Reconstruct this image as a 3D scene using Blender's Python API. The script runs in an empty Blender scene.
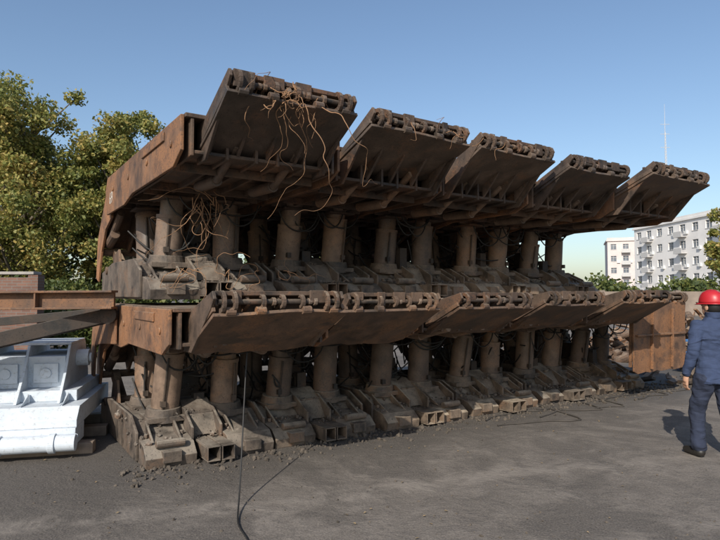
import bpy, bmesh, math, random
import numpy as np
from mathutils import Vector, Matrix, Euler
random.seed(7); np.random.seed(7)
scene=bpy.context.scene
R=math.radians
ROT=math.atan2(.56,.83)
FRAME=Matrix.Rotation(ROT,4,'Z')

# ---------------------------------------------------------------- materials
def newmat(name):
    m=bpy.data.materials.new(name); m.use_nodes=True
    nt=m.node_tree; b=nt.nodes['Principled BSDF']
    return m,nt,b
def N(nt,t,**k):
    n=nt.nodes.new(t)
    for a,v in k.items(): setattr(n,a,v)
    return n
def ramp(nt,fac,stops,interp='LINEAR'):
    r=N(nt,'ShaderNodeValToRGB'); cr=r.color_ramp; cr.interpolation=interp
    cr.elements[0].position=stops[0][0]; cr.elements[0].color=(*stops[0][1],1)
    cr.elements[1].position=stops[-1][0]; cr.elements[1].color=(*stops[-1][1],1)
    for p,c in stops[1:-1]:
        e=cr.elements.new(p); e.color=(*c,1)
    nt.links.new(fac,r.inputs[0]); return r.outputs[0]
def noise(nt,vec,scale,detail=5,rough=.6,dist=0):
    n=N(nt,'ShaderNodeTexNoise'); n.inputs['Scale'].default_value=scale
    n.inputs['Detail'].default_value=min(detail,4); n.inputs['Roughness'].default_value=rough
    n.inputs['Distortion'].default_value=dist
    nt.links.new(vec,n.inputs['Vector']); return n.outputs['Fac']
def mix(nt,fac,a,b,mode='MIX'):
    m=N(nt,'ShaderNodeMix',data_type='RGBA',blend_type=mode)
    if isinstance(fac,float): m.inputs[0].default_value=fac
    else: nt.links.new(fac,m.inputs[0])
    for i,v in ((6,a),(7,b)):
        if isinstance(v,tuple): m.inputs[i].default_value=(*v,1)
        else: nt.links.new(v,m.inputs[i])
    return m.outputs[2]
def mathn(nt,op,a,b=None):
    m=N(nt,'ShaderNodeMath',operation=op)
    for i,v in ((0,a),(1,b)):
        if v is None: continue
        if isinstance(v,(int,float)): m.inputs[i].default_value=v
        else: nt.links.new(v,m.inputs[i])
    return m.outputs[0]
def bump(nt,b,h,strength=.5,dist=.01):
    n=N(nt,'ShaderNodeBump'); n.inputs['Strength'].default_value=strength; n.inputs['Distance'].default_value=dist
    nt.links.new(h,n.inputs['Height']); nt.links.new(n.outputs[0],b.inputs['Normal'])

def rust(name,dark=(.035,.026,.02),mid=(.10,.058,.035),orange=(.25,.105,.04),dust=(.25,.20,.15),amt=.5,dustamt=.8,rough=.85,bs=.5,streak=.8):
    m,nt,b=newmat(name)
    g=N(nt,'ShaderNodeNewGeometry'); pos=g.outputs['Position']
    mp=N(nt,'ShaderNodeMapping'); mp.inputs['Scale'].default_value=(1,1,streak); nt.links.new(pos,mp.inputs[0])
    n1=noise(nt,pos,2.1,4,.68,.4); n2=noise(nt,mp.outputs[0],5,4,.64,0); n3=noise(nt,pos,55,2,.7)
    base=ramp(nt,n2,[(.34,dark),(.5,mid),(.68,tuple(x*1.5 for x in mid))])
    of=ramp(nt,n1,[(.62-.25*amt,(0,0,0)),(.74-.25*amt,(1,1,1))])
    of2=mix(nt,1.0,of,ramp(nt,n3,[(.36,(.2,.2,.2)),(.6,(1,1,1))]),'MULTIPLY')
    c=mix(nt,of2,base,orange)
    sp=N(nt,'ShaderNodeSeparateXYZ'); nt.links.new(g.outputs['Normal'],sp.inputs[0])
    up=ramp(nt,sp.outputs[2],[(.2,(0,0,0)),(.85,(1,1,1))])
    df=mix(nt,1.0,up,ramp(nt,n1,[(.40,(.08,.08,.08)),(.58,(dustamt,)*3)]),'MULTIPLY')
    c=mix(nt,df,c,dust)
    c=mix(nt,ramp(nt,n3,[(.28,(.8,.8,.8)),(.42,(0,0,0))]),c,tuple(x*.6 for x in dark))
    oi=N(nt,'ShaderNodeObjectInfo')
    c=mix(nt,1.0,c,ramp(nt,oi.outputs['Random'],[(0,(.72,.72,.74)),(.5,(.97,.95,.92)),(1,(1.25,1.17,1.08))]),'MULTIPLY')
    nt.links.new(c,b.inputs['Base Color'])
    nt.links.new(ramp(nt,n2,[(.35,(rough-.25,)*3),(.6,(rough,)*3)]),b.inputs['Roughness'])
    h=mathn(nt,'ADD',mathn(nt,'MULTIPLY',n3,.3),n2)
    bump(nt,b,h,bs,.010)
    return m
M_can=rust('rusty_canopy_steel',dark=(.032,.024,.019),mid=(.08,.054,.039),orange=(.17,.085,.045),dust=(.24,.195,.15),amt=.4)
M_side=rust('orange_rust_plate',dark=(.07,.042,.029),mid=(.14,.078,.047),orange=(.26,.125,.058),amt=.68,bs=.35)
M_base=rust('dusty_base_steel',dark=(.045,.037,.031),mid=(.125,.098,.076),orange=(.19,.118,.075),dust=(.33,.29,.235),amt=.35,dustamt=.9,bs=.6)
M_leg=rust('leg_cylinder_steel',dark=(.085,.062,.048),mid=(.145,.105,.08),orange=(.21,.13,.085),amt=.4,bs=.25,rough=.75)
M_dark=rust('oily_black_steel',dark=(.018,.016,.014),mid=(.05,.038,.03),orange=(.11,.063,.04),amt=.25,dustamt=.5)
M_flap=rust('flap_plate_steel',dark=(.045,.035,.028),mid=(.082,.06,.046),orange=(.15,.085,.052),amt=.35,dustamt=.5,rough=.75,bs=.25)
M_flap2=rust('flap_plate_rusty',dark=(.05,.035,.026),mid=(.10,.063,.043),orange=(.20,.105,.054),amt=.45,dustamt=.5,rough=.8,bs=.25)
M_bolt=rust('worn_bright_steel',dark=(.07,.055,.045),mid=(.15,.115,.09),orange=(.19,.11,.06),amt=.45,rough=.65,bs=.2)

def plain(name,col,rough=.7,var=.15,scale=8,metal=0,bs=.2):
    m,nt,b=newmat(name)
    tc=N(nt,'ShaderNodeTexCoord')
    n=noise(nt,tc.outputs['Object'],scale,5,.65)
    lo=tuple(x*(1-var) for x in col); hi=tuple(min(1,x*(1+var)) for x in col)
    nt.links.new(ramp(nt,n,[(.3,lo),(.7,hi)]),b.inputs['Base Color'])
    b.inputs['Roughness'].default_value=rough; b.inputs['Metallic'].default_value=metal
    if bs: bump(nt,b,n,bs,.01)
    return m
M_hose=plain('black_rubber_hose',(.018,.017,.016),.6,bs=0)
M_hose2=plain('dusty_rubber_hose',(.06,.052,.045),.9,.4,3,bs=0)
M_vine=plain('dry_vine_bark',(.25,.14,.075),.9,bs=0)
M_rock=plain('coal_and_spoil',(.085,.07,.056),.95,.5,4)
M_txt=plain('faded_white_marking',(.5,.47,.42),.9,.35,20,bs=0)

# ---------------------------------------------------------------- mesh builder
class MB:
    def __init__(s): s.v=[]; s.f=[]; s.m=[]; s.mi=0
    def add(s,vs,fs):
        o=len(s.v); s.v+= [tuple(v) for v in vs]; s.f+=[tuple(i+o for i in f) for f in fs]; s.m+=[s.mi]*len(fs)
    def box(s,x0,x1,y0,y1,z0,z1,M=None):
        vs=[Vector((x,y,z)) for z in (z0,z1) for y in (y0,y1) for x in (x0,x1)]
        if M: vs=[M@v for v in vs]
        s.add(vs,[(0,2,3,1),(4,5,7,6),(0,1,5,4),(2,6,7,3),(0,4,6,2),(1,3,7,5)])
    def prism(s,x0,x1,prof,M=None):
        n=len(prof)
        ar=sum(prof[i][0]*prof[(i+1)%n][1]-prof[(i+1)%n][0]*prof[i][1] for i in range(n))
        if ar<0: prof=prof[::-1]
        vs=[Vector((x0,y,z)) for y,z in prof]+[Vector((x1,y,z)) for y,z in prof]
        if M: vs=[M@v for v in vs]
        fs=[tuple(range(n-1,-1,-1)),tuple(range(n,2*n))]
        fs+=[(i,(i+1)%n,(i+1)%n+n,i+n) for i in range(n)]
        s.add(vs,fs)
    def cyl(s,p0,p1,r0,r1=None,n=20,caps=True):
        p0=Vector(p0);p1=Vector(p1); r1=r0 if r1 is None else r1
        d=(p1-p0).normalized(); a=d.orthogonal().normalized(); b=d.cross(a)
        vs=[]
        for p,r in ((p0,r0),(p1,r1)):
            for i in range(n):
                t=2*math.pi*i/n; vs.append(p+(a*math.cos(t)+b*math.sin(t))*r)
        fs=[(i,(i+1)%n,(i+1)%n+n,i+n) for i in range(n)]
        if caps: fs+=[tuple(range(n-1,-1,-1)),tuple(range(n,2*n))]
        s.add(vs,fs)
    def beam(s,p0,p1,w,h,up=(0,0,1)):
        p0=Vector(p0);p1=Vector(p1); d=(p1-p0); L=d.length; d.normalize()
        side=d.cross(Vector(up)).normalized(); u=side.cross(d)
        M=Matrix((side,d,u)).transposed().to_4x4(); M.translation=p0
        s.box(-w/2,w/2,0,L,-h/2,h/2,M)
    def obj(s,name,mats,parent=None,bevel=0,smooth=False,M=None):
        me=bpy.data.meshes.new(name); me.from_pydata(s.v,[],s.f)
        if not isinstance(mats,(list,tuple)): mats=[mats]
        for m in mats: me.materials.append(m)
        me.polygons.foreach_set('material_index',s.m)
        me.update()
        o=bpy.data.objects.new(name,me); scene.collection.objects.link(o)
        if M is not None: o.matrix_world=M
        if parent: o.parent=parent
        if bevel:
            b=o.modifiers.new('b','BEVEL'); b.width=bevel; b.segments=2; b.limit_method='ANGLE'; b.angle_limit=R(40)
        if smooth:
            try: me.shade_smooth()
            except: me.polygons.foreach_set('use_smooth',[True]*len(me.polygons))
            try: me.set_sharp_from_angle(angle=R(45))
            except: pass
        return o
def empty(name,M):
    e=bpy.data.objects.new(name,None); scene.collection.objects.link(e); e.matrix_world=M; return e
def curves(name,lines,r,mat,parent=None,M=None,res=3):
    cu=bpy.data.curves.new(name,'CURVE'); cu.dimensions='3D'; cu.bevel_depth=r; cu.bevel_resolution=1; cu.resolution_u=res
    for pts in lines:
        sp=cu.splines.new('NURBS'); sp.points.add(len(pts)-1); sp.use_endpoint_u=True; sp.order_u=4 if len(pts)>3 else 3
        for p,q in zip(sp.points,pts):
            p.co=(q[0],q[1],q[2],1); p.radius=q[3] if len(q)>3 else 1
    cu.materials.append(mat)
    o=bpy.data.objects.new(name,cu); scene.collection.objects.link(o)
    if M is not None: o.matrix_world=M
    if parent: o.parent=parent
    return o

# ---------------------------------------------------------------- roof supports
def roof_support(U,y0,z0,H,rise,tip,seed,hang=False,twist=0,hw=.55,mark=None,flapmat=None,endplate=False,beads=.6):
    rnd=random.Random(seed)
    root=empty('hydraulic_roof_support',FRAME@Matrix.Translation((U,y0,z0))@Matrix.Rotation(R(twist),4,'Z'))
    yb=tip+.5
    # base
    b=MB()
    for s in (-1,1):
        xa,xb=sorted((s*.17,s*.67))
        dn=rnd.uniform(-.02,.02)
        b.prism(xa,xb,[(0,.0),(-.02,.1),(.1,.2+dn),(.42,.25+dn),(.62,.36),(1.7,.36),(2.45,.28),(2.5,0)])
        b.prism(*sorted((s*.672,s*.70)),[(.3,.02),(.3,.3),(.6,.43),(1.75,.43),(2.4,.33),(2.4,.02)])
        b.prism(*sorted((s*.14,s*.168)),[(.2,.02),(.2,.31),(.5,.46),(1.8,.5),(2.2,.3),(2.2,.02)])
        for yy in (.65,1.45):
            b.cyl((s*.34,yy,.34),(s*.34,yy-.01,.48),.21,.18,24)
            b.box(s*.34-.21,s*.34+.21,yy-.2,yy+.2,.34,.395)
        b.box(s*.42-.09,s*.42+.09,-.05,.12,.05,.16)
        if rnd.random()<.6: b.cyl((s*.42-.14,.05,.22),(s*.42+.14,.05,.22),.04,n=12)
        for xx in (.28,.56): 
            if rnd.random()<.7: b.prism(s*xx-.012,s*xx+.012,[(.12,.2),(.44,.24),(.5,.38)])
        for xx in (.24,.6): b.cyl((s*xx,.3,.235+dn),(s*xx,.3,.275+dn),.022,n=6)
    b.box(-.139,.139,.45,.8,.12,.42); b.box(-.139,.139,1.6,1.9,.1,.6)
    sh=rnd.choice([-.03,0,.03]); pr=rnd.uniform(-.26,-.08)
    for cx in (-.075+sh,.075+sh):
        w,h,t=.068,.15,.012; ya,ybb=pr,.44
        b.box(cx-w,cx+w,ya,ybb,.03,.03+t); b.box(cx-w,cx+w,ya,ybb,.03+h-t,.03+h)
        b.box(cx-w,cx-w+t,ya+.002,ybb,.03+t,.03+h-t); b.box(cx+w-t,cx+w,ya+.002,ybb,.03+t,.03+h-t)
    b.prism(-.16,.16,[(.3,.2),(.45,.40),(.7,.52),(1.0,.52),(1.0,.2)])
    b.obj('base_pontoons',M_base,root,.01)
    # legs
    l=MB()
    for s in (-1,1):
        for yy,lean in ((.65,-.08+rnd.uniform(-.05,.04)),(1.45,.1)):
            x=s*.33
            top=Vector((x*.95+rnd.uniform(-.02,.02),yy+lean,H-.38)); bot=Vector((x,yy,.44))
            ax=(top-bot).normalized()
            split=bot.lerp(top,.78+rnd.uniform(-.16,.12))
            l.mi=0; l.cyl(bot,split,.148,.148,28)
            l.cyl(split-ax*.035,split+ax*.004,.155,.155,28)
            l.mi=1; l.cyl(split,top,.122,.122,28)
            l.mi=0; l.cyl(top-Vector((0,0,.02)),top+Vector((0,0,.1)),.13,.17,24)
            l.mi=2
            if rnd.random()<.6: l.cyl(bot+Vector((.06*s,-.16,.03)),split+Vector((.06*s,-.16,-.05)),.012,n=8)
            l.box(x+.06*s-.025,x+.06*s+.025,yy-.19,yy-.14,.50,.56)
    l.obj('legs',[M_leg,M_bolt,M_dark],root,smooth=True)
    # canopy
    c=MB(); c.mi=0
    c.box(-.715,.715,yb,1.85,H-.035,H)
    c.box(-.64,.64,yb+.02,1.5,H-.32,H-.29)
    for x in (-.655,-.36,-.1,.1,.36,.655):
        c.prism(x-.014,x+.014,[(yb+.01,H-.036),(1.8,H-.036),(1.8,H-.3),(1.5,H-.38),(-.2,H-.38),(yb+.01,H-.34)])
    for yy in (yb+.4,.15,.45,.86,1.2,1.66):
        c.box(-.64,.64,yy-.015,yy+.015,H-.40,H-.321)
    for s in (-1,1):
        for yy in (.55,1.55):
            c.box(s*.32-.19,s*.32+.19,yy-.19,yy+.19,H-.43,H-.405)
    c.mi=1
    for s in (-1,1):
        c.prism(*sorted((s*.716,s*.745)),[(yb+.03,H-.01),(1.88,H-.01),(2.0,H-.16),(1.9,H-.47),(.9,H-.47),(.5,H-.40),(yb+.25,H-.40),(yb+.03,H-.30)])
        for yy in np.linspace(yb+.3,1.5,4):
            c.cyl((s*.745,yy,H-.2),(s*.758,yy,H-.2),.03,n=12)
        c.prism(*sorted((s*.7451,s*.762)),[(yb+.5,H-.05),(yb+1.3,H-.05),(yb+1.3,H-.13),(yb+.5,H-.13)])
    if endplate:
        c.prism(-.79,-.765,[(1.0,H-.02),(2.35,H-.02),(2.62,H-.3),(2.72,H-.75),(2.62,H-1.05),(2.45,H-1.0),(2.38,H-.55),(1.9,H-.50),(1.0,H-.44)])
    c.obj('canopy',[M_can,M_side],root,.006)
    # fore part
    f=MB(); f.mi=0
    zt=H+rise; hi=hw-.03
    f.prism(-hi,hi,[(yb+.02,H+.004),(tip,zt),(tip,zt-.035),(yb+.02,H-.034)])
    for q in (-.97,-.5,0,.5,.97):
        x=q*hi
        f.prism(x-.014,x+.014,[(yb+.03,H-.04),(tip+.03,zt-.045),(tip+.0,zt-.11),(tip+.14,zt-.19),(yb+.03,H-.31)])
    for s in (-1,1):
        f.prism(*sorted((s*(hi+.004),s*(hi+.03))),[(yb+.2,H-.01),(yb-.02,H-.01),(tip-.02,zt-.0),(tip-.05,zt-.06),(tip+.02,zt-.14),(yb-.0,H-.37),(yb+.2,H-.37)])
    f.box(-hi,hi,tip+.12,tip+.15,zt-.19,zt-.05)
    f.mi=1
    zc=zt-.085; yc=tip+.0
    f.cyl((-hi+.02,yc,zc),(hi-.02,yc,zc),.022,n=12)
    def cres(x,r,w,a0=60):
        prof=[]
        for i in range(9):
            t=R(a0+i*26); prof.append((yc+math.cos(t)*r,zc+math.sin(t)*r))
        for i in range(8,-1,-1):
            t=R(a0+i*26); prof.append((yc+math.cos(t)*r*.55,zc+math.sin(t)*r*.55))
        n=len(prof)
        for i in range(8):
            q=[prof[i],prof[i+1],prof[n-2-i],prof[n-1-i]]
            f.prism(x-w/2,x+w/2,q)
    f.mi=0
    for s in (-1,1):
        cres(s*(hi-.05),.09,.03,60+rnd.uniform(-20,20)); 
        if rnd.random()<.8: cres(s*(hi-.14),.09,.03,60+rnd.uniform(-25,25))
    for x in (-.17,.0,.17): 
        if rnd.random()<.85: cres(x*hw/.55+rnd.uniform(-.02,.02),.06,.035)
    f.mi=2
    for x in (-.30,-.255,-.11,-.06,.06,.11,.255,.30):
        if rnd.random()<beads: f.cyl((x*hw/.55-.016,yc,zc),(x*hw/.55+.016,yc,zc),.036+rnd.uniform(-.01,.008),n=8)
    f.mi=0
    for q in (-.75,-.35,.1,.55):
        if rnd.random()<.8:
            x=q*hi+rnd.uniform(-.04,.04); ww_=rnd.uniform(.03,.09); f.box(x-ww_,x+ww_,tip-.024,tip-.002,zt-rnd.uniform(.07,.13),zt+.006)
    f.obj('canopy_tip',[M_can,M_dark,M_bolt],root,.004)
    # flap
    p=MB()
    if hang:
        A=Matrix.Translation((0,tip+.02,zt-.17))@Matrix.Rotation(R(-88),4,'X')
        L=1.12
    else:
        A=Matrix.Translation((rnd.uniform(-.02,.02),tip-.03,zt-.155))@Matrix.Rotation(R(-25+rnd.uniform(-4,3)),4,'X')@Matrix.Rotation(R(rnd.uniform(-1.2,1.2)),4,'Y')
        L=.74+rnd.uniform(-.03,.03)
    wl=hw+.02+rnd.uniform(-.02,.02)
    cc=rnd.uniform(.02,.06)
    gx,gy=14,9; ph=rnd.uniform(0,6); top_=[];bot_=[]
    for j in range(gy):
        for i in range(gx):
            u=-1+2*i/(gx-1); v=j/(gy-1); x=u*wl; y=v*L
            if j==gy-1: y-= cc*(abs(u)>.95)+ .012*math.sin(i*2.1+ph)
            dz=.012*math.sin(u*3+ph)*math.sin(v*4+ph*2)+.006*math.sin(u*9+ph)*v
            top_.append(A@Vector((x,y,dz))); bot_.append(A@Vector((x,y,dz-.028)))
    n=gx*gy; fs=[]
    for j in range(gy-1):
        for i in range(gx-1):
            a=j*gx+i; fs.append((a,a+1,a+gx+1,a+gx)); fs.append((n+a,n+a+gx,n+a+gx+1,n+a+1))
    ring=[i for i in range(gx)]+[j*gx+gx-1 for j in range(1,gy)]+[(gy-1)*gx+i for i in range(gx-2,-1,-1)]+[j*gx for j in range(gy-2,0,-1)]
    for a,b2 in zip(ring,ring[1:]+ring[:1]): fs.append((a,n+a,n+b2,b2))
    p.add(top_+bot_,fs)
    for x in (-wl+.02,wl-.02): p.box(x-.014,x+.014,.02,L-.1,.014,.06,A)
    for x in (-.45,-.2,.2,.45): p.cyl(A@Vector((x-.04,.0,0)),A@Vector((x+.04,.0,0)),.035,n=10)
    if hang:
        for x in (-.3,.3): p.box(x-.012,x+.012,.1,L-.05,-.08,-.035,A)
        p.box(-wl+.05,wl-.05,.5,.53,-.07,-.035,A)
    p.obj('face_guard_flap',M_side if hang else (flapmat or M_flap),root,.004)
    if not hang:
        r=MB()
        for x in (-.28,.28):
            r.cyl((x,tip+.5,zt-.42),(x,tip+1.0,H-.42),.04,n=12); r.cyl((x,tip+1.0,H-.42),(x,tip+1.5,H-.4),.055,n=12)
        r.obj('flap_rams',M_leg,root,smooth=True)
    # goaf shield + linkage
    g=MB(); g.mi=0
    zl=max(.62,H-1.0)
    g.prism(-.66,.66,[(1.87,H-.03),(2.1,H-.08),(2.72,H-.78),(2.66,H-.83),(2.06,H-.16),(1.87,H-.12)])
    for x in (-.35,0,.35): g.prism(x-.014,x+.014,[(1.9,H-.13),(2.05,H-.17),(2.65,H-.82),(2.5,zl),(1.95,H-.5)])
    g.mi=1
    for s in (-1,1):
        g.prism(*sorted((s*.67,s*.70)),[(1.86,H-.03),(2.12,H-.06),(2.78,H-.70),(2.86,zl-.35),(2.7,zl-.40),(2.5,zl),(2.25,H-.62),(1.86,H-.5)])
    g.mi=0
    for s in (-1,1):
        g.beam((s*.5,2.6,zl),(s*.5,2.05,.35),.09,.14); g.beam((s*.32,2.3,H-.55),(s*.3,1.75,.5),.07,.12)
        g.cyl((s*.2,2.6,zl),(s*.66,2.6,zl),.05,n=12); g.cyl((s*.2,2.05,.35),(s*.72,2.05,.35),.05,n=12)
        g.prism(*sorted((s*.56,s*.59)),[(1.8,.3),(1.95,.62),(2.25,.55),(2.4,.2)])
        g.cyl((s*.6,2.5,zl+.1),(s*.6,1.75,H-.45),.045,n=12); g.cyl((s*.6,2.5,zl+.1),(s*.6,2.1,H-.68),.06,n=12)
    g.obj('goaf_shield_and_links',[M_can,M_side],root,.006)
    k=MB()
    for i in range(3):
        x=rnd.uniform(-.12,.12); y=rnd.uniform(.5,1.2)
        k.box(x-.06,x+.06,y-.05,y+.05,.4,.5+rnd.uniform(.05,.2),Matrix.Rotation(rnd.uniform(-.1,.1),4,'Z'))
    k.box(-.1,.12,.9,1.15,.5,.78)
    for i in range(6): k.cyl((-.08+i*.035,.88,.6+.03*(i%3)),(-.08+i*.035,.82,.6+.03*(i%3)),.012,n=8)
    k.obj('valve_block',M_dark,root,.004)
    L=[]
    for i in range(18):
        a=Vector((rnd.uniform(-.55,.55),rnd.uniform(.45,1.6),rnd.uniform(.55,H-.45)))
        e=Vector((rnd.uniform(-.6,.6),rnd.uniform(.45,1.6),rnd.uniform(.5,H-.4)))
        m=(a+e)/2; sag=rnd.uniform(.1,.4)
        q=[a,a.lerp(m,.5)-Vector((rnd.uniform(-.1,.1),rnd.uniform(-.1,.1),sag*.7)),m-Vector((0,rnd.uniform(0,.1),sag)),e.lerp(m,.5)-Vector((0,0,sag*.7)),e]
        L.append(q)
    for i in range(4):
        x0=rnd.uniform(-.6,.2); x1=x0+rnd.uniform(.3,.7); y=rnd.uniform(.25,.48); s_=rnd.uniform(.1,.35)
        L.append([(x0,y,H-.42),(x0+.05,y-.03,H-.45-s_*.6),((x0+x1)/2,y-.05,H-.45-s_),(x1-.05,y-.02,H-.45-s_*.5),(x1,y,H-.42)])
    curves('hydraulic_hoses',L,.010,M_hose,root)
    if mark:
        cu=bpy.data.curves.new('painted_number','FONT'); cu.body=mark; cu.size=.2; cu.extrude=.0005
        cu.materials.append(M_txt)
        o=bpy.data.objects.new('painted_number',cu); scene.collection.objects.link(o); o.parent=root
        o.matrix_local=Matrix.Translation((-.7475,1.72,H-.36))@Euler((R(90),0,R(-90))).to_matrix().to_4x4()
    return root

YB=5.85
H1=1.6; Z2=1.625; H2=1.52
tips_lo=[-1.60,-1.28,-1.2,-1.2,-1.3,-.72]
for k in range(6):
    roof_support(2.0+1.5*k+(.12 if k==0 else 0),YB+random.uniform(-.05,.05),0,H1+random.uniform(-.02,.02),.13+random.uniform(-.015,.02),tips_lo[k],10+k,hang=(k==5),twist=random.uniform(-1.5,1.5),hw=.76 if k==5 else .57,flapmat=M_flap2,endplate=(k==0),beads=.4)
tips_hi=[-1.76,-1.57,-1.45,-1.45,-1.75]
for k in range(5):
    roof_support(2.13+1.5*k,YB+random.uniform(-.05,.05),Z2+.02,H2+random.uniform(-.02,.03),[.22,.26,.28,.25,.28][k],tips_hi[k],30+k,twist=random.uniform(-1.5,1.5),hw=[.56,.61,.61,.6,.7][k],mark='69' if k==0 else None)

# ---------------------------------------------------------------- dry vines on the supports
def vine(start,n,step,fall,spread,rnd):
    p=Vector(start); pts=[(*p,1)]; d=Vector((rnd.uniform(-1,1),rnd.uniform(-1,1),-fall)).normalized()
    for i in range(n):
        d=(d+Vector((rnd.gauss(0,spread),rnd.gauss(0,spread),rnd.gauss(-.1*fall,spread)))).normalized()
        p=p+d*step; pts.append((*p,max(.3,1-i/n)))
    return pts
rv=random.Random(5); VL=[]
for i in range(16): VL.append(vine((1.95+rv.uniform(-.15,.5),YB-1.82+rv.uniform(0,.1),3.28+rv.uniform(-.05,.1)),rv.randint(7,18),.05,.8,.6,rv))
for i in range(3): VL.append(vine((2.2+rv.uniform(-.1,.2),YB-1.86,3.2),28,.045,.9,.35,rv))
for i in range(22): 
    VL.append(vine((2.0+rv.gauss(0,.15),YB-1.84,3.22+rv.gauss(0,.05)),8,.03,.5,.9,rv))
for i in range(14): VL.append(vine((1.9+rv.uniform(-.12,.12),YB-.3,2.62+rv.uniform(-.1,.1)),20,.045,.9,.4,rv))
for i in range(8): VL.append(vine((3.9+rv.uniform(-.5,.9),YB-1.6,3.33),8,.04,.6,.5,rv))
for i in range(14): VL.append(vine((1.9+rv.uniform(-.3,1.2),YB-.2,1.95),12,.05,.5,.6,rv))
curves('dry_vines',VL,.0045,M_vine,None,FRAME)
gl=[(-1.02,5.35,1.45),(-1.03,5.25,1.0),(-1.0,5.0,.5),(-.98,4.8,.12),(-.95,4.6,.02),(-.9,4.3,.012),(-.78,4.1,.012),(-.72,3.9,.012),(-.66,3.75,.012),(-.62,3.6,.012),(-.68,3.3,.012)]
curves('loose_cable',[gl],.007,M_hose)
rg=random.Random(9); GL=[]
for i in range(12):
    u=rg.uniform(5.5,11.5); y=YB-.15-rg.uniform(0,.45); pts=[]
    a=rg.uniform(-.3,.3); step=rg.uniform(.1,.2)
    for j in range(11):
        pts.append(FRAME@Vector((u,y,.012))); a=a*.8+rg.gauss(0,.45); u+=math.cos(a)*step; y+=math.sin(a)*step*.6
    pts.append(FRAME@Vector((u+.1,YB+.25,.02)))
    GL.append([tuple(p) for p in pts])
curves('hoses_on_ground',GL,.010,M_hose2)

# ---------------------------------------------------------------- ground
m,nt,b=newmat('dusty_asphalt_yard')
g=N(nt,'ShaderNodeNewGeometry'); pos=g.outputs['Position']
n1=noise(nt,pos,.35,5,.6,.5); n2=noise(nt,pos,2.2,5,.75,.4); n3=noise(nt,pos,70,2,.7); n4=noise(nt,pos,.75,5,.68,1.0); n5=noise(nt,pos,11,5,.7,.3)
c=ramp(nt,n1,[(.3,(.10,.085,.072)),(.55,(.15,.129,.11)),(.72,(.21,.183,.158))])
c=mix(nt,.55,c,ramp(nt,n2,[(.34,(.066,.056,.047)),(.5,(.14,.12,.102)),(.66,(.235,.205,.177))]))
st=ramp(nt,n4,[(.49,(0,0,0)),(.58,(.75,.75,.75))])
c=mix(nt,st,c,(.058,.049,.042))
c=mix(nt,ramp(nt,n5,[(.53,(0,0,0)),(.66,(.6,.6,.6))]),c,(.062,.053,.045))
mp=N(nt,'ShaderNodeMapping',vector_type='POINT'); mp.inputs['Rotation'].default_value=(0,0,-ROT); nt.links.new(pos,mp.inputs[0])
sp=N(nt,'ShaderNodeSeparateXYZ'); nt.links.new(mp.outputs[0],sp.inputs[0])
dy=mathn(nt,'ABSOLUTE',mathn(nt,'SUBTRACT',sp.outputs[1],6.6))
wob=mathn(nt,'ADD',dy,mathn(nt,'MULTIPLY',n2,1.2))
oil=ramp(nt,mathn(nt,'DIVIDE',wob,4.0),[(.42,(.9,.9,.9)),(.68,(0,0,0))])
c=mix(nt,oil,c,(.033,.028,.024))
vm=N(nt,'ShaderNodeVectorMath',operation='DISTANCE'); vm.inputs[1].default_value=(-3.6,4.6,0); nt.links.new(pos,vm.inputs[0])
pt=ramp(nt,mathn(nt,'DIVIDE',mathn(nt,'ADD',vm.outputs['Value'],mathn(nt,'MULTIPLY',n2,1.8)),4.0),[(.42,(.75,.75,.75)),(.58,(0,0,0))])
c=mix(nt,pt,c,(.05,.043,.037))
c=mix(nt,.35,c,ramp(nt,n3,[(.35,(.045,.04,.036)),(.65,(.27,.24,.21))]))
wv=N(nt,'ShaderNodeMapping'); wv.inputs['Rotation'].default_value=(0,0,R(-18)); nt.links.new(pos,wv.inputs[0])
sx=N(nt,'ShaderNodeSeparateXYZ'); nt.links.new(wv.outputs[0],sx.inputs[0])
ty=mathn(nt,'ADD',sx.outputs[1],mathn(nt,'MULTIPLY',n1,1.2))
tr=mathn(nt,'ABSOLUTE',mathn(nt,'SUBTRACT',mathn(nt,'ABSOLUTE',mathn(nt,'SUBTRACT',ty,4.6)),.8))
tk=mix(nt,1.0,ramp(nt,tr,[(.06,(.5,.5,.5)),(.2,(0,0,0))]),ramp(nt,n2,[(.4,(0,0,0)),(.6,(1,1,1))]),'MULTIPLY')
c=mix(nt,tk,c,(.25,.22,.19))
nt.links.new(c,b.inputs['Base Color'])
b.inputs['Roughness'].default_value=.92
bump(nt,b,mathn(nt,'ADD',mathn(nt,'MULTIPLY',n3,.12),mathn(nt,'ADD',n2,mathn(nt,'MULTIPLY',n5,.3))),.8,.035)
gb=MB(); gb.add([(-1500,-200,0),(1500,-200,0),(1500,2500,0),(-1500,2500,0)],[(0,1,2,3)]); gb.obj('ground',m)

def rocks(name,pts,mat,parent=None):
    r=random.Random(3); mb=MB()
    ico=bmesh.new(); bmesh.ops.create_icosphere(ico,subdivisions=1,radius=1)
    V=[v.co.copy() for v in ico.verts]; F=[tuple(v.index for v in f.verts) for f in ico.faces]; ico.free()
    for p,s in pts:
        e=Euler((r.uniform(0,6),r.uniform(0,6),r.uniform(0,6))).to_matrix()
        sc=Vector((r.uniform(.6,1.3),r.uniform(.6,1.3),r.uniform(.4,.9)))*s
        mb.add([Vector(p)+e@Vector((v.x*sc.x,v.y*sc.y,v.z*sc.z))*r.uniform(.75,1.2) for v in V],F)
    return mb.obj(name,mat)
P=[]; rr=random.Random(21)
for i in range(2000):
    d=2.2+rr.random()**1.3*14; x=rr.uniform(-.75,.75)*d; s=.003+rr.random()**5*.013
    P.append(((x,d,s*.3),s))
for i in range(2800):
    u=rr.uniform(1.2,11.5); y=YB-.1+rr.gauss(0,.22); s=.005+rr.random()**4*.03
    q=FRAME@Vector((u,y,s*.3)); P.append((tuple(q),s))
rocks('loose_stones',P,M_rock)
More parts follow.
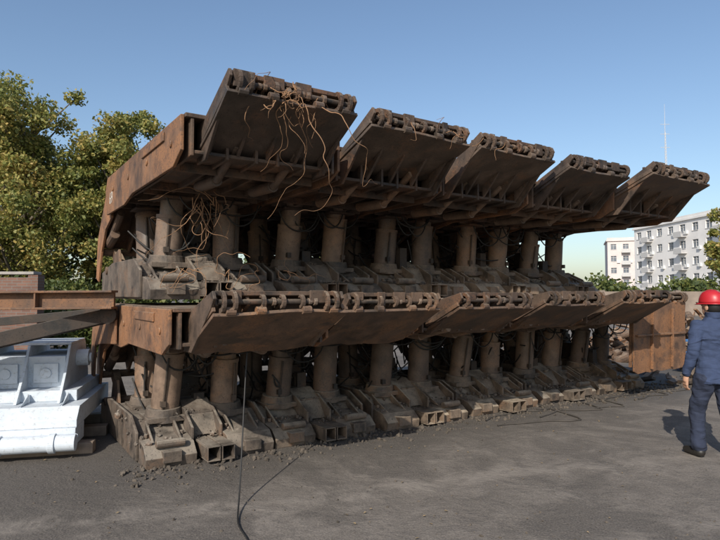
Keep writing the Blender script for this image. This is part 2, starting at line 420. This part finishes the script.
P=[]
for k in range(6):
    for i in range(190):
        u=2+1.5*k+rr.uniform(-.65,.65); y=YB+.12+rr.random()**1.5*1.2; s=.009+rr.random()**3*.03
        ly=y-YB
        lz=(.2+(ly-.1)*.16 if ly<.42 else (.26+(ly-.42)*.5 if ly<.62 else .36))
        if abs(u-2-1.5*k)<.16: lz=.19 if ly<.35 else .42
        P.append((tuple(FRAME@Vector((u,y,lz+s*.3))),s))
        if k<5:
            P.append((tuple(FRAME@Vector((u+.13,y,lz+Z2+.02+s*.3))),s))
rocks('spoil_on_bases',P,M_base)
rng=np.random.default_rng(3)
mb=MB()
for i in range(220):
    d=3+rng.random()*8; x=rng.uniform(-.65,.6)*d; a=rng.uniform(0,6.28); s=rng.uniform(.008,.02); tl=rng.uniform(-.3,.3)
    M=Matrix.Translation((x,d,.010))@Euler((tl,rng.uniform(-.3,.3),a)).to_matrix().to_4x4()
    mb.add([M@Vector(v) for v in ((-s,0,0),(0,-s*.6,.004),(s,0,0),(0,s*.6,.004))],[(0,1,2,3)])
mb.obj('fallen_leaves',plain('dead_leaf',(.2,.145,.08),.8,.4,3,bs=0))

# ---------------------------------------------------------------- left: painted base & beams
def dirtywhite():
    m,nt,b=newmat('white_primer_paint'); tc=N(nt,'ShaderNodeTexCoord')
    n=noise(nt,tc.outputs['Object'],3,5,.7); n2=noise(nt,tc.outputs['Object'],22,4,.72)
    c=ramp(nt,n,[(.3,(.46,.52,.58)),(.7,(.62,.67,.73))])
    c=mix(nt,ramp(nt,n2,[(.54,(0,0,0)),(.70,(.6,.6,.6))]),c,(.26,.25,.23))
    nt.links.new(c,b.inputs['Base Color']); b.inputs['Roughness'].default_value=.55; bump(nt,b,n2,.15,.005); return m
M_white=dirtywhite()
root=empty('painted_support_base',Matrix.Translation((-3.75,6.35,0))@Matrix.Rotation(R(14),4,'Z'))
w=MB()
# lower sill with a round nose tube, stepped deck, box body between two tall web plates
w.cyl((-.95,-.48,.17),(.72,-.48,.17),.085,n=28)
for xx in (-.5,.0,.5): w.cyl((xx-.03,-.48,.17),(xx+.03,-.48,.17),.1,n=28)
w.box(-.9,.70,-.41,.0,.12,.30)
w.prism(-.9,.70,[(-.36,.302),(-.36,.38),(-.22,.50),(1.5,.50),(1.5,.302)])
w.box(-.88,.60,.1,1.45,.502,.62)
w.box(-.85,.42,.35,1.3,.622,.98)
for x0 in (-.87,-.42,.0,.43):
    w.prism(x0,x0+.03,[(-.05,.503),(.22,.80),(.42,1.10),(1.2,1.10),(1.4,.7),(1.42,.503)])
for x0 in (-.62,-.2,.22): 
    w.box(x0-.13,x0+.13,.318,.348,.68,.90)
    w.cyl((x0,.30,.79),(x0,.318,.79),.06,n=18)
w.box(-.85,.46,.44,1.18,1.102,1.13)
w.cyl((.461,.75,.92),(.60,.75,.92),.10,n=24); w.cyl((.601,.75,.92),(.63,.75,.92),.055,n=18)
for x0 in (-.7,-.3,.1,.5):
    w.prism(x0,x0+.02,[(-.3,.40),(-.2,.503),(.08,.503),(.08,.60)])
    w.cyl((x0+.2,-.418,.22),(x0+.2,-.410,.22),.03,n=6)
w.obj('frame',M_white,root,.008)
ww=MB()
for yy in (-.3,.5,1.25): ww.box(-1.0,.85,yy,yy+.16,0,.118)
ww.obj('timber_skids',plain('grey_timber',(.22,.17,.13),.9,.3,5),root,.008)
root=empty('rusty_link_beam',Matrix.Identity(4))
w=MB()
def ibeam(mb,p0,p1,w_,h_):
    mb.beam(p0,p1,w_*.25,h_-.04); 
    up=Vector((0,0,h_/2-.012))
    mb.beam(Vector(p0)+up,Vector(p1)+up,w_,.024); mb.beam(Vector(p0)-up,Vector(p1)-up,w_,.024)
ibeam(w,(-5.2,6.0,1.62),(-2.66,6.3,1.64),.24,.2)
for t in (.35,.7): 
    q=Vector((-5.2,6.0,1.62)).lerp(Vector((-2.66,6.3,1.64)),t); w.box(q.x-.01,q.x+.01,q.y-.11,q.y+.11,q.z-.08,q.z+.08)
w.obj('beam',M_side,root,.005)
s=MB()
for dx in (-.3,.3): 
    s.beam((-5.0+dx,5.8,0),(-5.0,6.0,1.5),.08,.08); s.beam((-5.0+dx,6.3,0),(-5.0,6.05,1.5),.08,.08)
s.beam((-5.4,6.0,.5),(-4.6,6.0,.5),.06,.06)
s.obj('trestle',M_dark,root,.004)
root=empty('rusty_link_arm',Matrix.Identity(4))
w=MB()
for off in (0,.32):
    p0=Vector((-4.75,5.65+off,.98)); p1=Vector((-2.78,6.45+off*.6,1.47))
    w.beam(p0,p1,.05,.15); w.beam(p0+Vector((0,.1,0)),p1+Vector((0,.1,0)),.05,.15)
    w.cyl(p1+Vector((0,-.06,0)),p1+Vector((0,.2,0)),.1,n=18); w.cyl(p0+Vector((0,-.06,0)),p0+Vector((0,.2,0)),.1,n=18)
w.cyl((-3.9,5.8,1.19),(-3.9,6.5,1.19),.045,n=14)
w.beam((-4.76,5.8,0),(-4.76,5.8,.9),.12,.12,up=(0,1,0)); w.beam((-4.76,6.1,0),(-4.76,6.1,.9),.12,.12,up=(0,1,0))
w.beam((-4.5,6.9,1.35),(-2.9,7.0,1.5),.1,.1)
w.obj('arm',M_dark,root,.005)

# ---------------------------------------------------------------- brick wall & house left
def brick(name,c1,c2,mortar,scale=1.0):
    m,nt,b=newmat(name)
    tc=N(nt,'ShaderNodeTexCoord'); mp=N(nt,'ShaderNodeMapping'); nt.links.new(tc.outputs['Object'],mp.inputs[0]); mp.inputs['Rotation'].default_value=(R(90),0,0)
    br=N(nt,'ShaderNodeTexBrick'); br.inputs['Scale'].default_value=scale
    br.inputs['Brick Width'].default_value=.24; br.inputs['Row Height'].default_value=.07; br.inputs['Mortar Size'].default_value=.008
    br.inputs['Color1'].default_value=(*c1,1); br.inputs['Color2'].default_value=(*c2,1); br.inputs['Mortar'].default_value=(*mortar,1)
    nt.links.new(mp.outputs[0],br.inputs['Vector'])
    n=noise(nt,tc.outputs['Object'],1.5,5,.7)
    nt.links.new(mix(nt,.5,br.outputs['Color'],ramp(nt,n,[(.3,(.3,.3,.3)),(.7,(1,1,1))]),'MULTIPLY'),b.inputs['Base Color'])
    b.inputs['Roughness'].default_value=.9; bump(nt,b,br.outputs['Fac'],-.4,.01)
    return m
M_brick=brick('red_brick',(.20,.105,.075),(.15,.08,.06),(.16,.145,.13))
w=MB(); 
for i in range(7): w.box(-20+i*2,-19.76+i*2,-.03,.27,0,2.16)
w.box(-20,-7.9,0,.24,0,2.1)
o=w.obj('brick_wall',M_brick,None,0,M=Matrix.Translation((0,14,0)))
w=MB(); w.box(-20.05,-7.85,-.06,.3,2.17,2.24); w.obj('coping',plain('concrete',(.28,.26,.24),.9),o,.01)
root=empty('brick_house',Matrix.Translation((-15.5,16.2,0)))
w=MB(); w.box(-6,3.2,0,4,0,2.45); w.obj('walls',M_brick,root)
w=MB(); w.prism(-6.3,3.5,[(-.4,2.4),(2.0,2.95),(4.4,2.4)]); w.obj('roof',plain('roof_tile',(.2,.09,.06),.9,.3,10),root)
w=MB()
for x in (-4.5,-1.5,1.5): w.box(x-.5,x+.5,-.03,-.005,1.0,2.1)
w.obj('windows',plain('dark_glass',(.03,.04,.05),.15),root)

# ---------------------------------------------------------------- trees
def leafmat(name,stops,sc=.7):
    m,nt,b=newmat(name)
    g=N(nt,'ShaderNodeNewGeometry')
    n=noise(nt,g.outputs['Position'],sc,2,.7); 
    rnd=N(nt,'ShaderNodeAttribute'); rnd.attribute_name='rnd'
    f=mathn(nt,'ADD',mathn(nt,'MULTIPLY',n,.65),mathn(nt,'MULTIPLY',rnd.outputs['Fac'],.35))
    c=ramp(nt,f,stops)
    nt.links.new(c,b.inputs['Base Color']); b.inputs['Roughness'].default_value=.6
    tr=N(nt,'ShaderNodeBsdfTranslucent'); nt.links.new(c,tr.inputs[0])
    ms=N(nt,'ShaderNodeMixShader'); ms.inputs[0].default_value=.35
    nt.links.new(b.outputs[0],ms.inputs[1]); nt.links.new(tr.outputs[0],ms.inputs[2])
    nt.links.new(ms.outputs[0],nt.nodes['Material Output'].inputs[0])
    return m
M_leafY=leafmat('autumn_leaves',[(.3,(.11,.14,.035)),(.45,(.19,.21,.055)),(.58,(.32,.29,.08)),(.75,(.42,.30,.09))])
M_leafG=leafmat('green_leaves',[(.3,(.05,.075,.022)),(.5,(.10,.13,.035)),(.75,(.20,.20,.05))])
M_bark=plain('bark',(.12,.1,.075),.95,.35,6,0,.6)
def leaves(name,centers,rad,per,size,mat,parent,rng):
    C=[];
    for c,r in zip(centers,rad):
        p=rng.normal(size=(per,3)); p/=np.linalg.norm(p,axis=1,keepdims=True)
        p*= (rng.random((per,1))**.4)*r*(.7+.5*rng.random((per,1))); p[:,2]*=.8
        C.append(p+np.array(c))
    C=np.concatenate(C); n=len(C)
    a=rng.normal(size=(n,3)); a/=np.linalg.norm(a,axis=1,keepdims=True)
    t=rng.normal(size=(n,3)); t[:,2]-=.3; b_=np.cross(a,t); b_/=np.linalg.norm(b_,axis=1,keepdims=True)
    s=(size*(.6+.8*rng.random((n,1))))
    V=np.stack([C-a*s,C-b_*s*.6,C+a*s,C+b_*s*.6],1).reshape(-1,3)
    me=bpy.data.meshes.new(name); me.vertices.add(4*n); me.vertices.foreach_set('co',V.ravel())
    me.loops.add(4*n); me.loops.foreach_set('vertex_index',np.arange(4*n,dtype=np.int32))
    me.polygons.add(n); me.polygons.foreach_set('loop_start',np.arange(0,4*n,4,dtype=np.int32))
    try: me.polygons.foreach_set('loop_total',np.full(n,4,dtype=np.int32))
    except: pass
    at=me.attributes.new('rnd','FLOAT','FACE'); at.data.foreach_set('value',rng.random(n).astype(np.float32))
    me.update(calc_edges=True); me.materials.append(mat)
    o=bpy.data.objects.new(name,me); scene.collection.objects.link(o); o.parent=parent; return o
def tree(name,loc,h,cr,cz,seed,mat,nb=60,per=260,size=.09,vr=None):
    rng=np.random.default_rng(seed); r=random.Random(seed)
    root=empty(name,Matrix.Translation(loc)); vr=vr or (h-cz)
    lines=[]; cen=[];rad=[]
    lines.append([(0,0,0,1.6),(r.uniform(-.1,.1),0,h*.3,1.2),(r.uniform(-.2,.2),.1,h*.6,.7),(0,0,h*.92,.15)])
    for i in range(nb):
        th=r.uniform(0,6.28); zz=r.uniform(-1,1); rad2=math.sqrt(max(0,1-zz*zz))
        k=r.uniform(.15,1.0)**.5*r.uniform(.85,1.08)
        e=Vector((math.cos(th)*rad2*cr*k,math.sin(th)*rad2*cr*k,cz+zz*vr*k))
        rr_=r.uniform(.22,.5)*cr/2.2*1.25
        e.z=min(e.z,h-rr_*.5)
        cen.append(tuple(e)); rad.append(rr_)
        if i%3==0:
            z0=max(h*.2,e.z-abs(e.xy.length)*.9-.3); z0=min(z0,h*.85)
            mid=Vector((e.x*.5,e.y*.5,(z0+e.z)/2-.1))
            lines.append([(0,0,z0,.55),(*mid,.35),(*(mid.lerp(e,.6)),.2),(*e,.07)])
    curves('trunk_and_limbs',lines,.11*h/8,M_bark,root)
    leaves('foliage',cen,rad,per,size,mat,root,rng)
tree('plane_tree',(-10.6,18,0),8.5,2.5,4.9,1,M_leafY,170,300,.058)
tree('plane_tree',(-7.75,19,0),7.9,1.9,4.6,2,M_leafY,130,300,.058)
tree('plane_tree',(-13.8,21,0),8.8,2.6,5.2,3,M_leafY,90,240,.085)
tree('plane_tree',(-9.2,22,0),6.6,2.9,3.6,4,M_leafG,100,240,.09)
tree('plane_tree',(-15.0,17.8,0),7.6,2.3,4.6,6,M_leafY,80,220,.085)
tree('plane_tree',(16.9,25.5,0),6.0,1.5,3.9,5,M_leafY,90,280,.08)
rng=np.random.default_rng(12); cen=[];rad=[]
for i in range(90):
    cen.append((rng.uniform(-10.5,-5.2),rng.uniform(15.2,16.6),rng.uniform(.3,2.0))); rad.append(rng.uniform(.3,.6))
leaves('hedge',cen,rad,220,.06,M_leafG,None,rng)
rng=np.random.default_rng(11); cen=[];rad=[]
for i in range(300):
    x=rng.uniform(-70,85); y=rng.uniform(60,66); 
    cen.append((x,y,rng.uniform(.6,2.9) if x>0 else rng.uniform(.8,5.5))); rad.append(rng.uniform(.9,1.8))
leaves('distant_trees',cen,rad,130,.27,M_leafG,None,rng)

# ---------------------------------------------------------------- buildings right
M_glass=plain('window_glass',(.14,.16,.19),.12,.3,1,0,0)
M_wallw=plain('white_render',(.72,.70,.68),.85,.08,.4,bs=0)
M_wallp=plain('pale_render',(.58,.51,.49),.85,.08,.4,bs=0)
M_trim=plain('grey_trim',(.48,.47,.46),.8,bs=0)
M_acu=plain('ac_housing',(.7,.7,.68),.6,bs=0)
def block(name,p0,p1,depth,floors,fh,bays,mat,seed):
    r=random.Random(seed)
    a=Vector((*p0,0)); b_=Vector((*p1,0)); d=(b_-a); L=d.length; d.normalize()
    M=Matrix.Translation(a)@Matrix.Rotation(math.atan2(d.y,d.x),4,'Z')
    root=empty(name,M); H=floors*fh
    w=MB(); w.box(0,L,.35,depth,0,H)
    bw=L/bays; ww=bw*.45
    for f in range(floors):
        z=f*fh; w.box(0,L,0,.348,z,z+.95); w.box(0,L,0,.348,z+2.35,z+fh)
        for i in range(bays+1):
            x0=max(0,i*bw-(bw-ww)/2); x1=min(L,i*bw+(bw-ww)/2); w.box(x0,x1,0,.348,z+.951,z+2.349)
    w.box(-.3,L+.3,-.3,depth+.3,H+.002,H+.35); w.box(-.1,L+.1,-.1,.1,H+.351,H+.9)
    w.obj('walls',mat,root)
    gl=MB()
    for f in range(floors):
        for i in range(bays):
            x=(i+.5)*bw; gl.box(x-ww/2,x+ww/2,.22,.26,f*fh+.95,f*fh+2.35)
    gl.obj('windows',M_glass,root)
    tr=MB(); ac=MB()
    for f in range(floors):
        for i in range(bays):
            x=(i+.5)*bw; z=f*fh
            tr.box(x-ww/2-.05,x+ww/2+.05,-.08,.2,z+.86,z+.948)
            tr.box(x-.04,x+.04,.12,.21,z+.95,z+2.35); tr.box(x-ww/2,x+ww/2,.13,.2,z+1.85,z+1.92)
            if r.random()<.5: ac.box(x+ww/2+.1,x+ww/2+.85,-.35,-.02,z+.5,z+1.05)
            if i%3==1 and f>0:
                tr.box(x-ww/2-.4,x+ww/2+.4,-1.1,-.002,z+.0,z+.12); tr.box(x-ww/2-.4,x+ww/2+.4,-1.1,-1.02,z+.121,z+1.0)
    tr.obj('trim_and_balconies',M_trim,root); ac.obj('air_conditioners',M_acu,root)
    return root
block('apartment_building',(57.4,121),(61.5,72),12,5,3.0,14,M_wallw,1)
block('apartment_building',(65,152),(76,148),12,5,3.1,4,M_wallp,2)
mb=MB(); bx,by=59.0,111.0
for dx,dy in ((-.3,-.3),(.3,-.3),(0,.35)): mb.cyl((bx+dx,by+dy,15.3),(bx+dx*.2,by+dy*.2,33),.06,.04,n=6)
for i in range(30):
    z=15.6+i*.58; q=1-.8*(z-15.3)/17.7
    pts=[Vector((bx+dx*q,by+dy*q,z)) for dx,dy in ((-.3,-.3),(.3,-.3),(0,.35))]
    for j in range(3): mb.cyl(pts[j],pts[(j+1)%3]+Vector((0,0,.4)),.03,n=5)
mb.cyl((bx,by,33),(bx,by,38.5),.05,.02,n=6)
for z in (30,32.6,34.5): mb.cyl((bx-.9,by,z),(bx+.9,by,z),.04,n=6)
mb.obj('antenna_mast',M_trim)
w=MB(); w.box(-5,70,0,.3,0,1.9)
for i in range(25): w.box(-5+i*3,-4.6+i*3,-.06,.36,0,2.0)
w.obj('yard_wall',plain('weathered_plaster',(.2,.16,.13),.9,.35,.7),None,M=Matrix.Translation((0,46,0)))
def scrap(loc,sx,sy,hh0,n,mat,seed,k1=.35):
    r=random.Random(seed); s=MB()
    for i in range(n):
        x=r.gauss(0,sx); y=r.gauss(0,sy); hh=hh0*math.exp(-(x/sx/1.1)**2-(y/sy/1.1)**2)
        M=Matrix.Translation((x,y,r.uniform(.04,.06+hh)))@Euler((r.uniform(-.6,.6),r.uniform(-.6,.6),r.uniform(0,6))).to_matrix().to_4x4()
        k=r.random()
        if k<k1: s.box(-r.uniform(.1,.5),r.uniform(.1,.5),-.05,.05,-.03,.03,M)
        elif k<.75:
            a=r.uniform(.08,.28); s.prism(-a,a,[(-a*.7,-.012),(a*.6,-.012),(a*.8,.06),(a*.75,.07),(a*.55,.01),(-a*.7,.01)],M)
        else: 
            a=r.uniform(.05,.12); s.cyl(M@Vector((-a*1.5,0,0)),M@Vector((a*1.5,0,0)),a,n=12)
    s.obj('scrap_pile',mat,None,.006,M=Matrix.Translation(loc))
scrap((8.9,16.2,0),2.3,.9,1.2,420,M_can,4)
scrap((12.5,19,0),3,1.2,1.5,420,M_side,5)
scrap((9.3,11.8,0),1.5,.5,.55,300,M_dark,6)
M_blue=plain('blue_paint',(.04,.12,.27),.55,.3)
s=MB()
for i in range(4):
    s.beam((6.9+i*.1,12.6+i*.25,.22+.03*i),(8.9+i*.12,13.0+i*.25,.22+.03*i),.1,.14)
s.box(7.2,7.35,12.5,13.6,.0,.15); s.box(8.5,8.65,12.7,13.8,.0,.15)
s.beam((7.3,13.8,.0),(7.35,13.8,.6),.06,.06,up=(0,1,0)); s.beam((8.7,13.9,.0),(8.7,13.9,.6),.06,.06,up=(0,1,0)); s.beam((7.35,13.8,.6),(8.7,13.9,.6),.06,.06)
s.obj('blue_steel_rack',M_blue,None,.006)

# ---------------------------------------------------------------- worker
def loft(mb,rings,n=20):
    vs=[];fs=[]
    for (cx,cy,z,a,b_) in rings:
        for i in range(n):
            t=2*math.pi*i/n; vs.append((cx+a*math.cos(t),cy+b_*math.sin(t),z))
    k=len(rings)
    for j in range(k-1):
        for i in range(n): fs.append((j*n+i,j*n+(i+1)%n,(j+1)*n+(i+1)%n,(j+1)*n+i))
    fs.append(tuple(range(n-1,-1,-1))); fs.append(tuple(range((k-1)*n,k*n)))
    mb.add(vs,fs)
def ball(mb,c,r,n=12):
    bm=bmesh.new(); bmesh.ops.create_uvsphere(bm,u_segments=n*2,v_segments=n,radius=1)
    rr=r if isinstance(r,(tuple,list)) else (r,r,r)
    mb.add([(c[0]+v.co.x*rr[0],c[1]+v.co.y*rr[1],c[2]+v.co.z*rr[2]) for v in bm.verts],[tuple(v.index for v in f.verts) for f in bm.faces]); bm.free()
def limb(mb,pts,n=16):
    for (p,r),(q,s) in zip(pts,pts[1:]):
        mb.cyl(p,q,r,s,n); ball(mb,q,s*1.0,8)
    ball(mb,pts[0][0],pts[0][1],8)
def clothmat(name,col,dist):
    m,nt,b=newmat(name); tc=N(nt,'ShaderNodeTexCoord'); v=tc.outputs['Object']
    n=noise(nt,v,7,4,.5,1.5); n2=noise(nt,v,120,2,.5)
    nt.links.new(ramp(nt,n,[(.3,tuple(x*.8 for x in col)),(.7,tuple(x*1.15 for x in col))]),b.inputs['Base Color'])
    b.inputs['Roughness'].default_value=.9
    mp=N(nt,'ShaderNodeMapping'); mp.inputs['Scale'].default_value=(1,1,2.6); nt.links.new(v,mp.inputs[0])
    n3=noise(nt,mp.outputs[0],4.5,2,.45,.8)
    bump(nt,b,mathn(nt,'ADD',n3,mathn(nt,'MULTIPLY',n2,.015)),.8,dist)
    return m
M_jac=clothmat('blue_work_cloth',(.028,.044,.095),.04); M_tro=clothmat('dark_work_cloth',(.018,.025,.05),.035)
M_skin=plain('skin',(.42,.24,.16),.55,.1,12,0,.05)
M_hair=plain('black_hair',(.012,.011,.01),.6); M_boot=plain('black_boot',(.02,.018,.016),.5)
m,nt,b=newmat('red_helmet_plastic'); b.inputs['Base Color'].default_value=(.40,.018,.025,1); b.inputs['Roughness'].default_value=.4; M_red=m
W=empty('worker',Matrix.Translation((3.68,6.06,0))@Matrix.Rotation(R(4),4,'Z')@Matrix.Scale(.975,4))
legs=MB(); c=MB()
loft(c,[(0,0,.80,.195,.145),(0,0,.86,.202,.148),(0,0,.98,.192,.142),(0,0,1.08,.185,.132),(0,.0,1.2,.198,.135),(0,-.005,1.32,.21,.138),(0,-.01,1.4,.198,.12),(0,-.01,1.455,.13,.09),(0,0,1.5,.07,.07),(0,.0,1.535,.066,.068)],28)
loft(legs,[(0,0,.80,.16,.11),(0,0,.9,.175,.125),(0,0,1.0,.16,.11)])
for s in (-1,1):
    hip=Vector((s*.095,0,.86)); knee=Vector((s*.115,(.14 if s<0 else -.02),.49)); ank=Vector((s*.13,(.10 if s<0 else -.20),.12))
    limb(legs,[(hip,.115),(hip.lerp(knee,.5),.098),(knee,.08),(knee.lerp(ank,.4),.078),(knee.lerp(ank,.8),.073),(ank,.08)])
    sh=Vector((s*.185,-.01,1.395)); el=Vector((s*.275,(-.06 if s<0 else .0),1.13)); wr=Vector((s*.285,(.04 if s<0 else .08),.90))
    limb(c,[(sh,.078),(sh.lerp(el,.5),.066),(el,.058),(el.lerp(wr,.5),.053),(wr,.048)])
for mb,nm,mt,vx in ((c,'jacket',M_jac,.010),(legs,'trousers',M_tro,.010)):
    o=mb.obj(nm,mt,W,smooth=True)
    rm=o.modifiers.new('r','REMESH'); rm.mode='VOXEL'; rm.voxel_size=vx; rm.use_smooth_shade=True
    sm=o.modifiers.new('s','SMOOTH'); sm.iterations=6; sm.factor=.5
    tx=bpy.data.textures.new(nm+'_folds','CLOUDS'); tx.noise_scale=.10; tx.noise_depth=1
    dp=o.modifiers.new('d','DISPLACE'); dp.texture=tx; dp.strength=.032; dp.mid_level=.5
c=MB()
def ringband(mb,z0,z1,a,b_,t=.008,n=36,cy=0):
    loft(mb,[(0,cy,z0,a-.01,b_-.01),(0,cy,z0,a+t,b_+t),(0,cy,z1,a+t,b_+t),(0,cy,z1,a-.01,b_-.01)],n)
ringband(c,1.485,1.55,.07,.072,.008)
c.obj('collar',M_jac,W,.003,True)
c=MB()
for s in (-1,1):
    y=(.10 if s<0 else -.20); x=s*.13
    limb(c,[(Vector((x,y-.03,.055)),.05),(Vector((x+s*.015,y+.1,.045)),.047),(Vector((x+s*.025,y+.17,.04)),.038)])
    c.cyl((x,y,.05),(x,y,.16),.055,.06,16)
o=c.obj('boots',M_boot,W,smooth=True)
rm=o.modifiers.new('r','REMESH'); rm.mode='VOXEL'; rm.voxel_size=.008; rm.use_smooth_shade=True
def hand(side,wr):
    c=MB(); d=Vector((0,.18,-1)).normalized(); fw=Vector((0,1,.18)).normalized()
    inn=Vector((-side,0,0))
    wr=Vector(wr)
    limb(c,[(wr,.028),(wr+d*.05,.03)]) 
    for q in (-.026,-.009,.009,.026):
        limb(c,[(wr+d*.03+fw*q*.6,.018),(wr+d*.095+fw*q,.0145)],10)
    for q,L in ((.030,.072),(.011,.082),(-.009,.076),(-.028,.06)):
        p=wr+d*.095+fw*q; a=p+d*L*.45+inn*.006; b2=a+(d*.8+inn*.6)*L*.3; e=b2+(d*.5+inn*.85)*L*.25
        limb(c,[(p,.0105),(a,.0095),(b2,.0085),(e,.0075)],10)
    p=wr+d*.03+fw*.025; limb(c,[(p,.015),(p+d*.03+fw*.022+inn*.01,.0125),(p+d*.065+fw*.028+inn*.022,.0095)],10)
    o=c.obj('hand',M_skin,W,smooth=True)
    rm=o.modifiers.new('r','REMESH'); rm.mode='VOXEL'; rm.voxel_size=.0035; rm.use_smooth_shade=True
hand(-1,(-.285,.045,.875)); hand(1,(.285,.085,.875))
Hd=Matrix.Translation((0,.02,1.60))@Matrix.Rotation(R(14),4,'Z')
c=MB()
ball(c,(0,.0,.03),(.076,.096,.105),14); ball(c,(0,.035,-.035),(.058,.065,.075),12)
c.cyl((0,-.015,-.13),(0,-.01,-.02),.056,.056,18)
ball(c,(0,.1,-.005),(.014,.02,.026),8); ball(c,(0,.09,-.05),(.026,.014,.008),8)
for s in (-1,1): ball(c,(s*.078,-.005,.0),(.012,.022,.034),8); ball(c,(s*.032,.082,.02),(.018,.014,.01),8)
o=c.obj('head',M_skin,W,smooth=True,M=Hd)
rm=o.modifiers.new('r','REMESH'); rm.mode='VOXEL'; rm.voxel_size=.004; rm.use_smooth_shade=True
sm=o.modifiers.new('s','SMOOTH'); sm.iterations=3
c=MB()
for s in (-1,1): ball(c,(s*.03,.094,.018),(.011,.007,.006),8)
c.obj('eyes',M_hair,W,smooth=True,M=Hd)
c=MB(); ball(c,(0,-.024,.02),(.080,.088,.098),14); c.obj('hair',M_hair,W,smooth=True,M=Hd)
c=MB()
n=32; vs=[];fs=[]
prof=[(1.0,0),(1.0,.02),(.97,.05),(.88,.085),(.7,.115),(.45,.133),(.2,.14)]
for (k,z) in prof:
    for i in range(n):
        t=2*math.pi*i/n; vs.append((.108*k*math.cos(t),.132*k*math.sin(t),z+.045))
for j in range(len(prof)-1):
    for i in range(n): fs.append((j*n+i,j*n+(i+1)%n,(j+1)*n+(i+1)%n,(j+1)*n+i))
fs.append(tuple(range((len(prof)-1)*n,len(prof)*n)))
c.add(vs,fs)
vs=[];fs=[]
for i in range(n):
    t=2*math.pi*i/n; ex=.012+.045*max(0,math.sin(t))**2
    vs.append((.104*math.cos(t),.128*math.sin(t),.05)); vs.append(((.108+ex*.6)*math.cos(t),(.132+ex)*math.sin(t),.04-.2*ex))
for i in range(n):
    j=(i+1)%n; fs.append((2*i,2*i+1,2*j+1,2*j))
c.add(vs,fs)
c.prism(-.012,.012,[(-.10,.155),(-.05,.185),(.0,.193),(.05,.185),(.1,.155),(.05,.17),(0,.18),(-.05,.17)])
o=c.obj('safety_helmet',M_red,W,smooth=True,M=Hd)
so=o.modifiers.new('so','SOLIDIFY'); so.thickness=.004

# ---------------------------------------------------------------- light, sky, camera
az=math.atan2(-.34,-.94); el=R(33)
sd=Vector((math.sin(az)*math.cos(el),math.cos(az)*math.cos(el),math.sin(el)))
L=bpy.data.lights.new('sun','SUN'); L.energy=5.0; L.angle=R(.5); L.color=(1,.93,.82)
lo=bpy.data.objects.new('sun',L); scene.collection.objects.link(lo); lo.rotation_euler=(-sd).to_track_quat('-Z','Y').to_euler()
wd=bpy.data.worlds.new('World'); scene.world=wd; wd.use_nodes=True; nt=wd.node_tree
bg=nt.nodes['Background']; sk=nt.nodes.new('ShaderNodeTexSky'); sk.sky_type='NISHITA'; sk.sun_disc=False
sk.sun_elevation=el; sk.sun_rotation=az; sk.air_density=1.1; sk.dust_density=1.4; sk.ozone_density=2.6
nt.links.new(sk.outputs[0],bg.inputs[0]); bg.inputs[1].default_value=.15
cam=bpy.data.cameras.new('camera'); co=bpy.data.objects.new('camera',cam); scene.collection.objects.link(co)
cam.sensor_width=36; cam.lens=29; cam.clip_end=5000
co.location=(0,0,1.7); co.rotation_euler=(R(90+2.37),0,0); scene.camera=co
scene.view_settings.view_transform='Standard'; scene.view_settings.look='None'; scene.view_settings.exposure=0
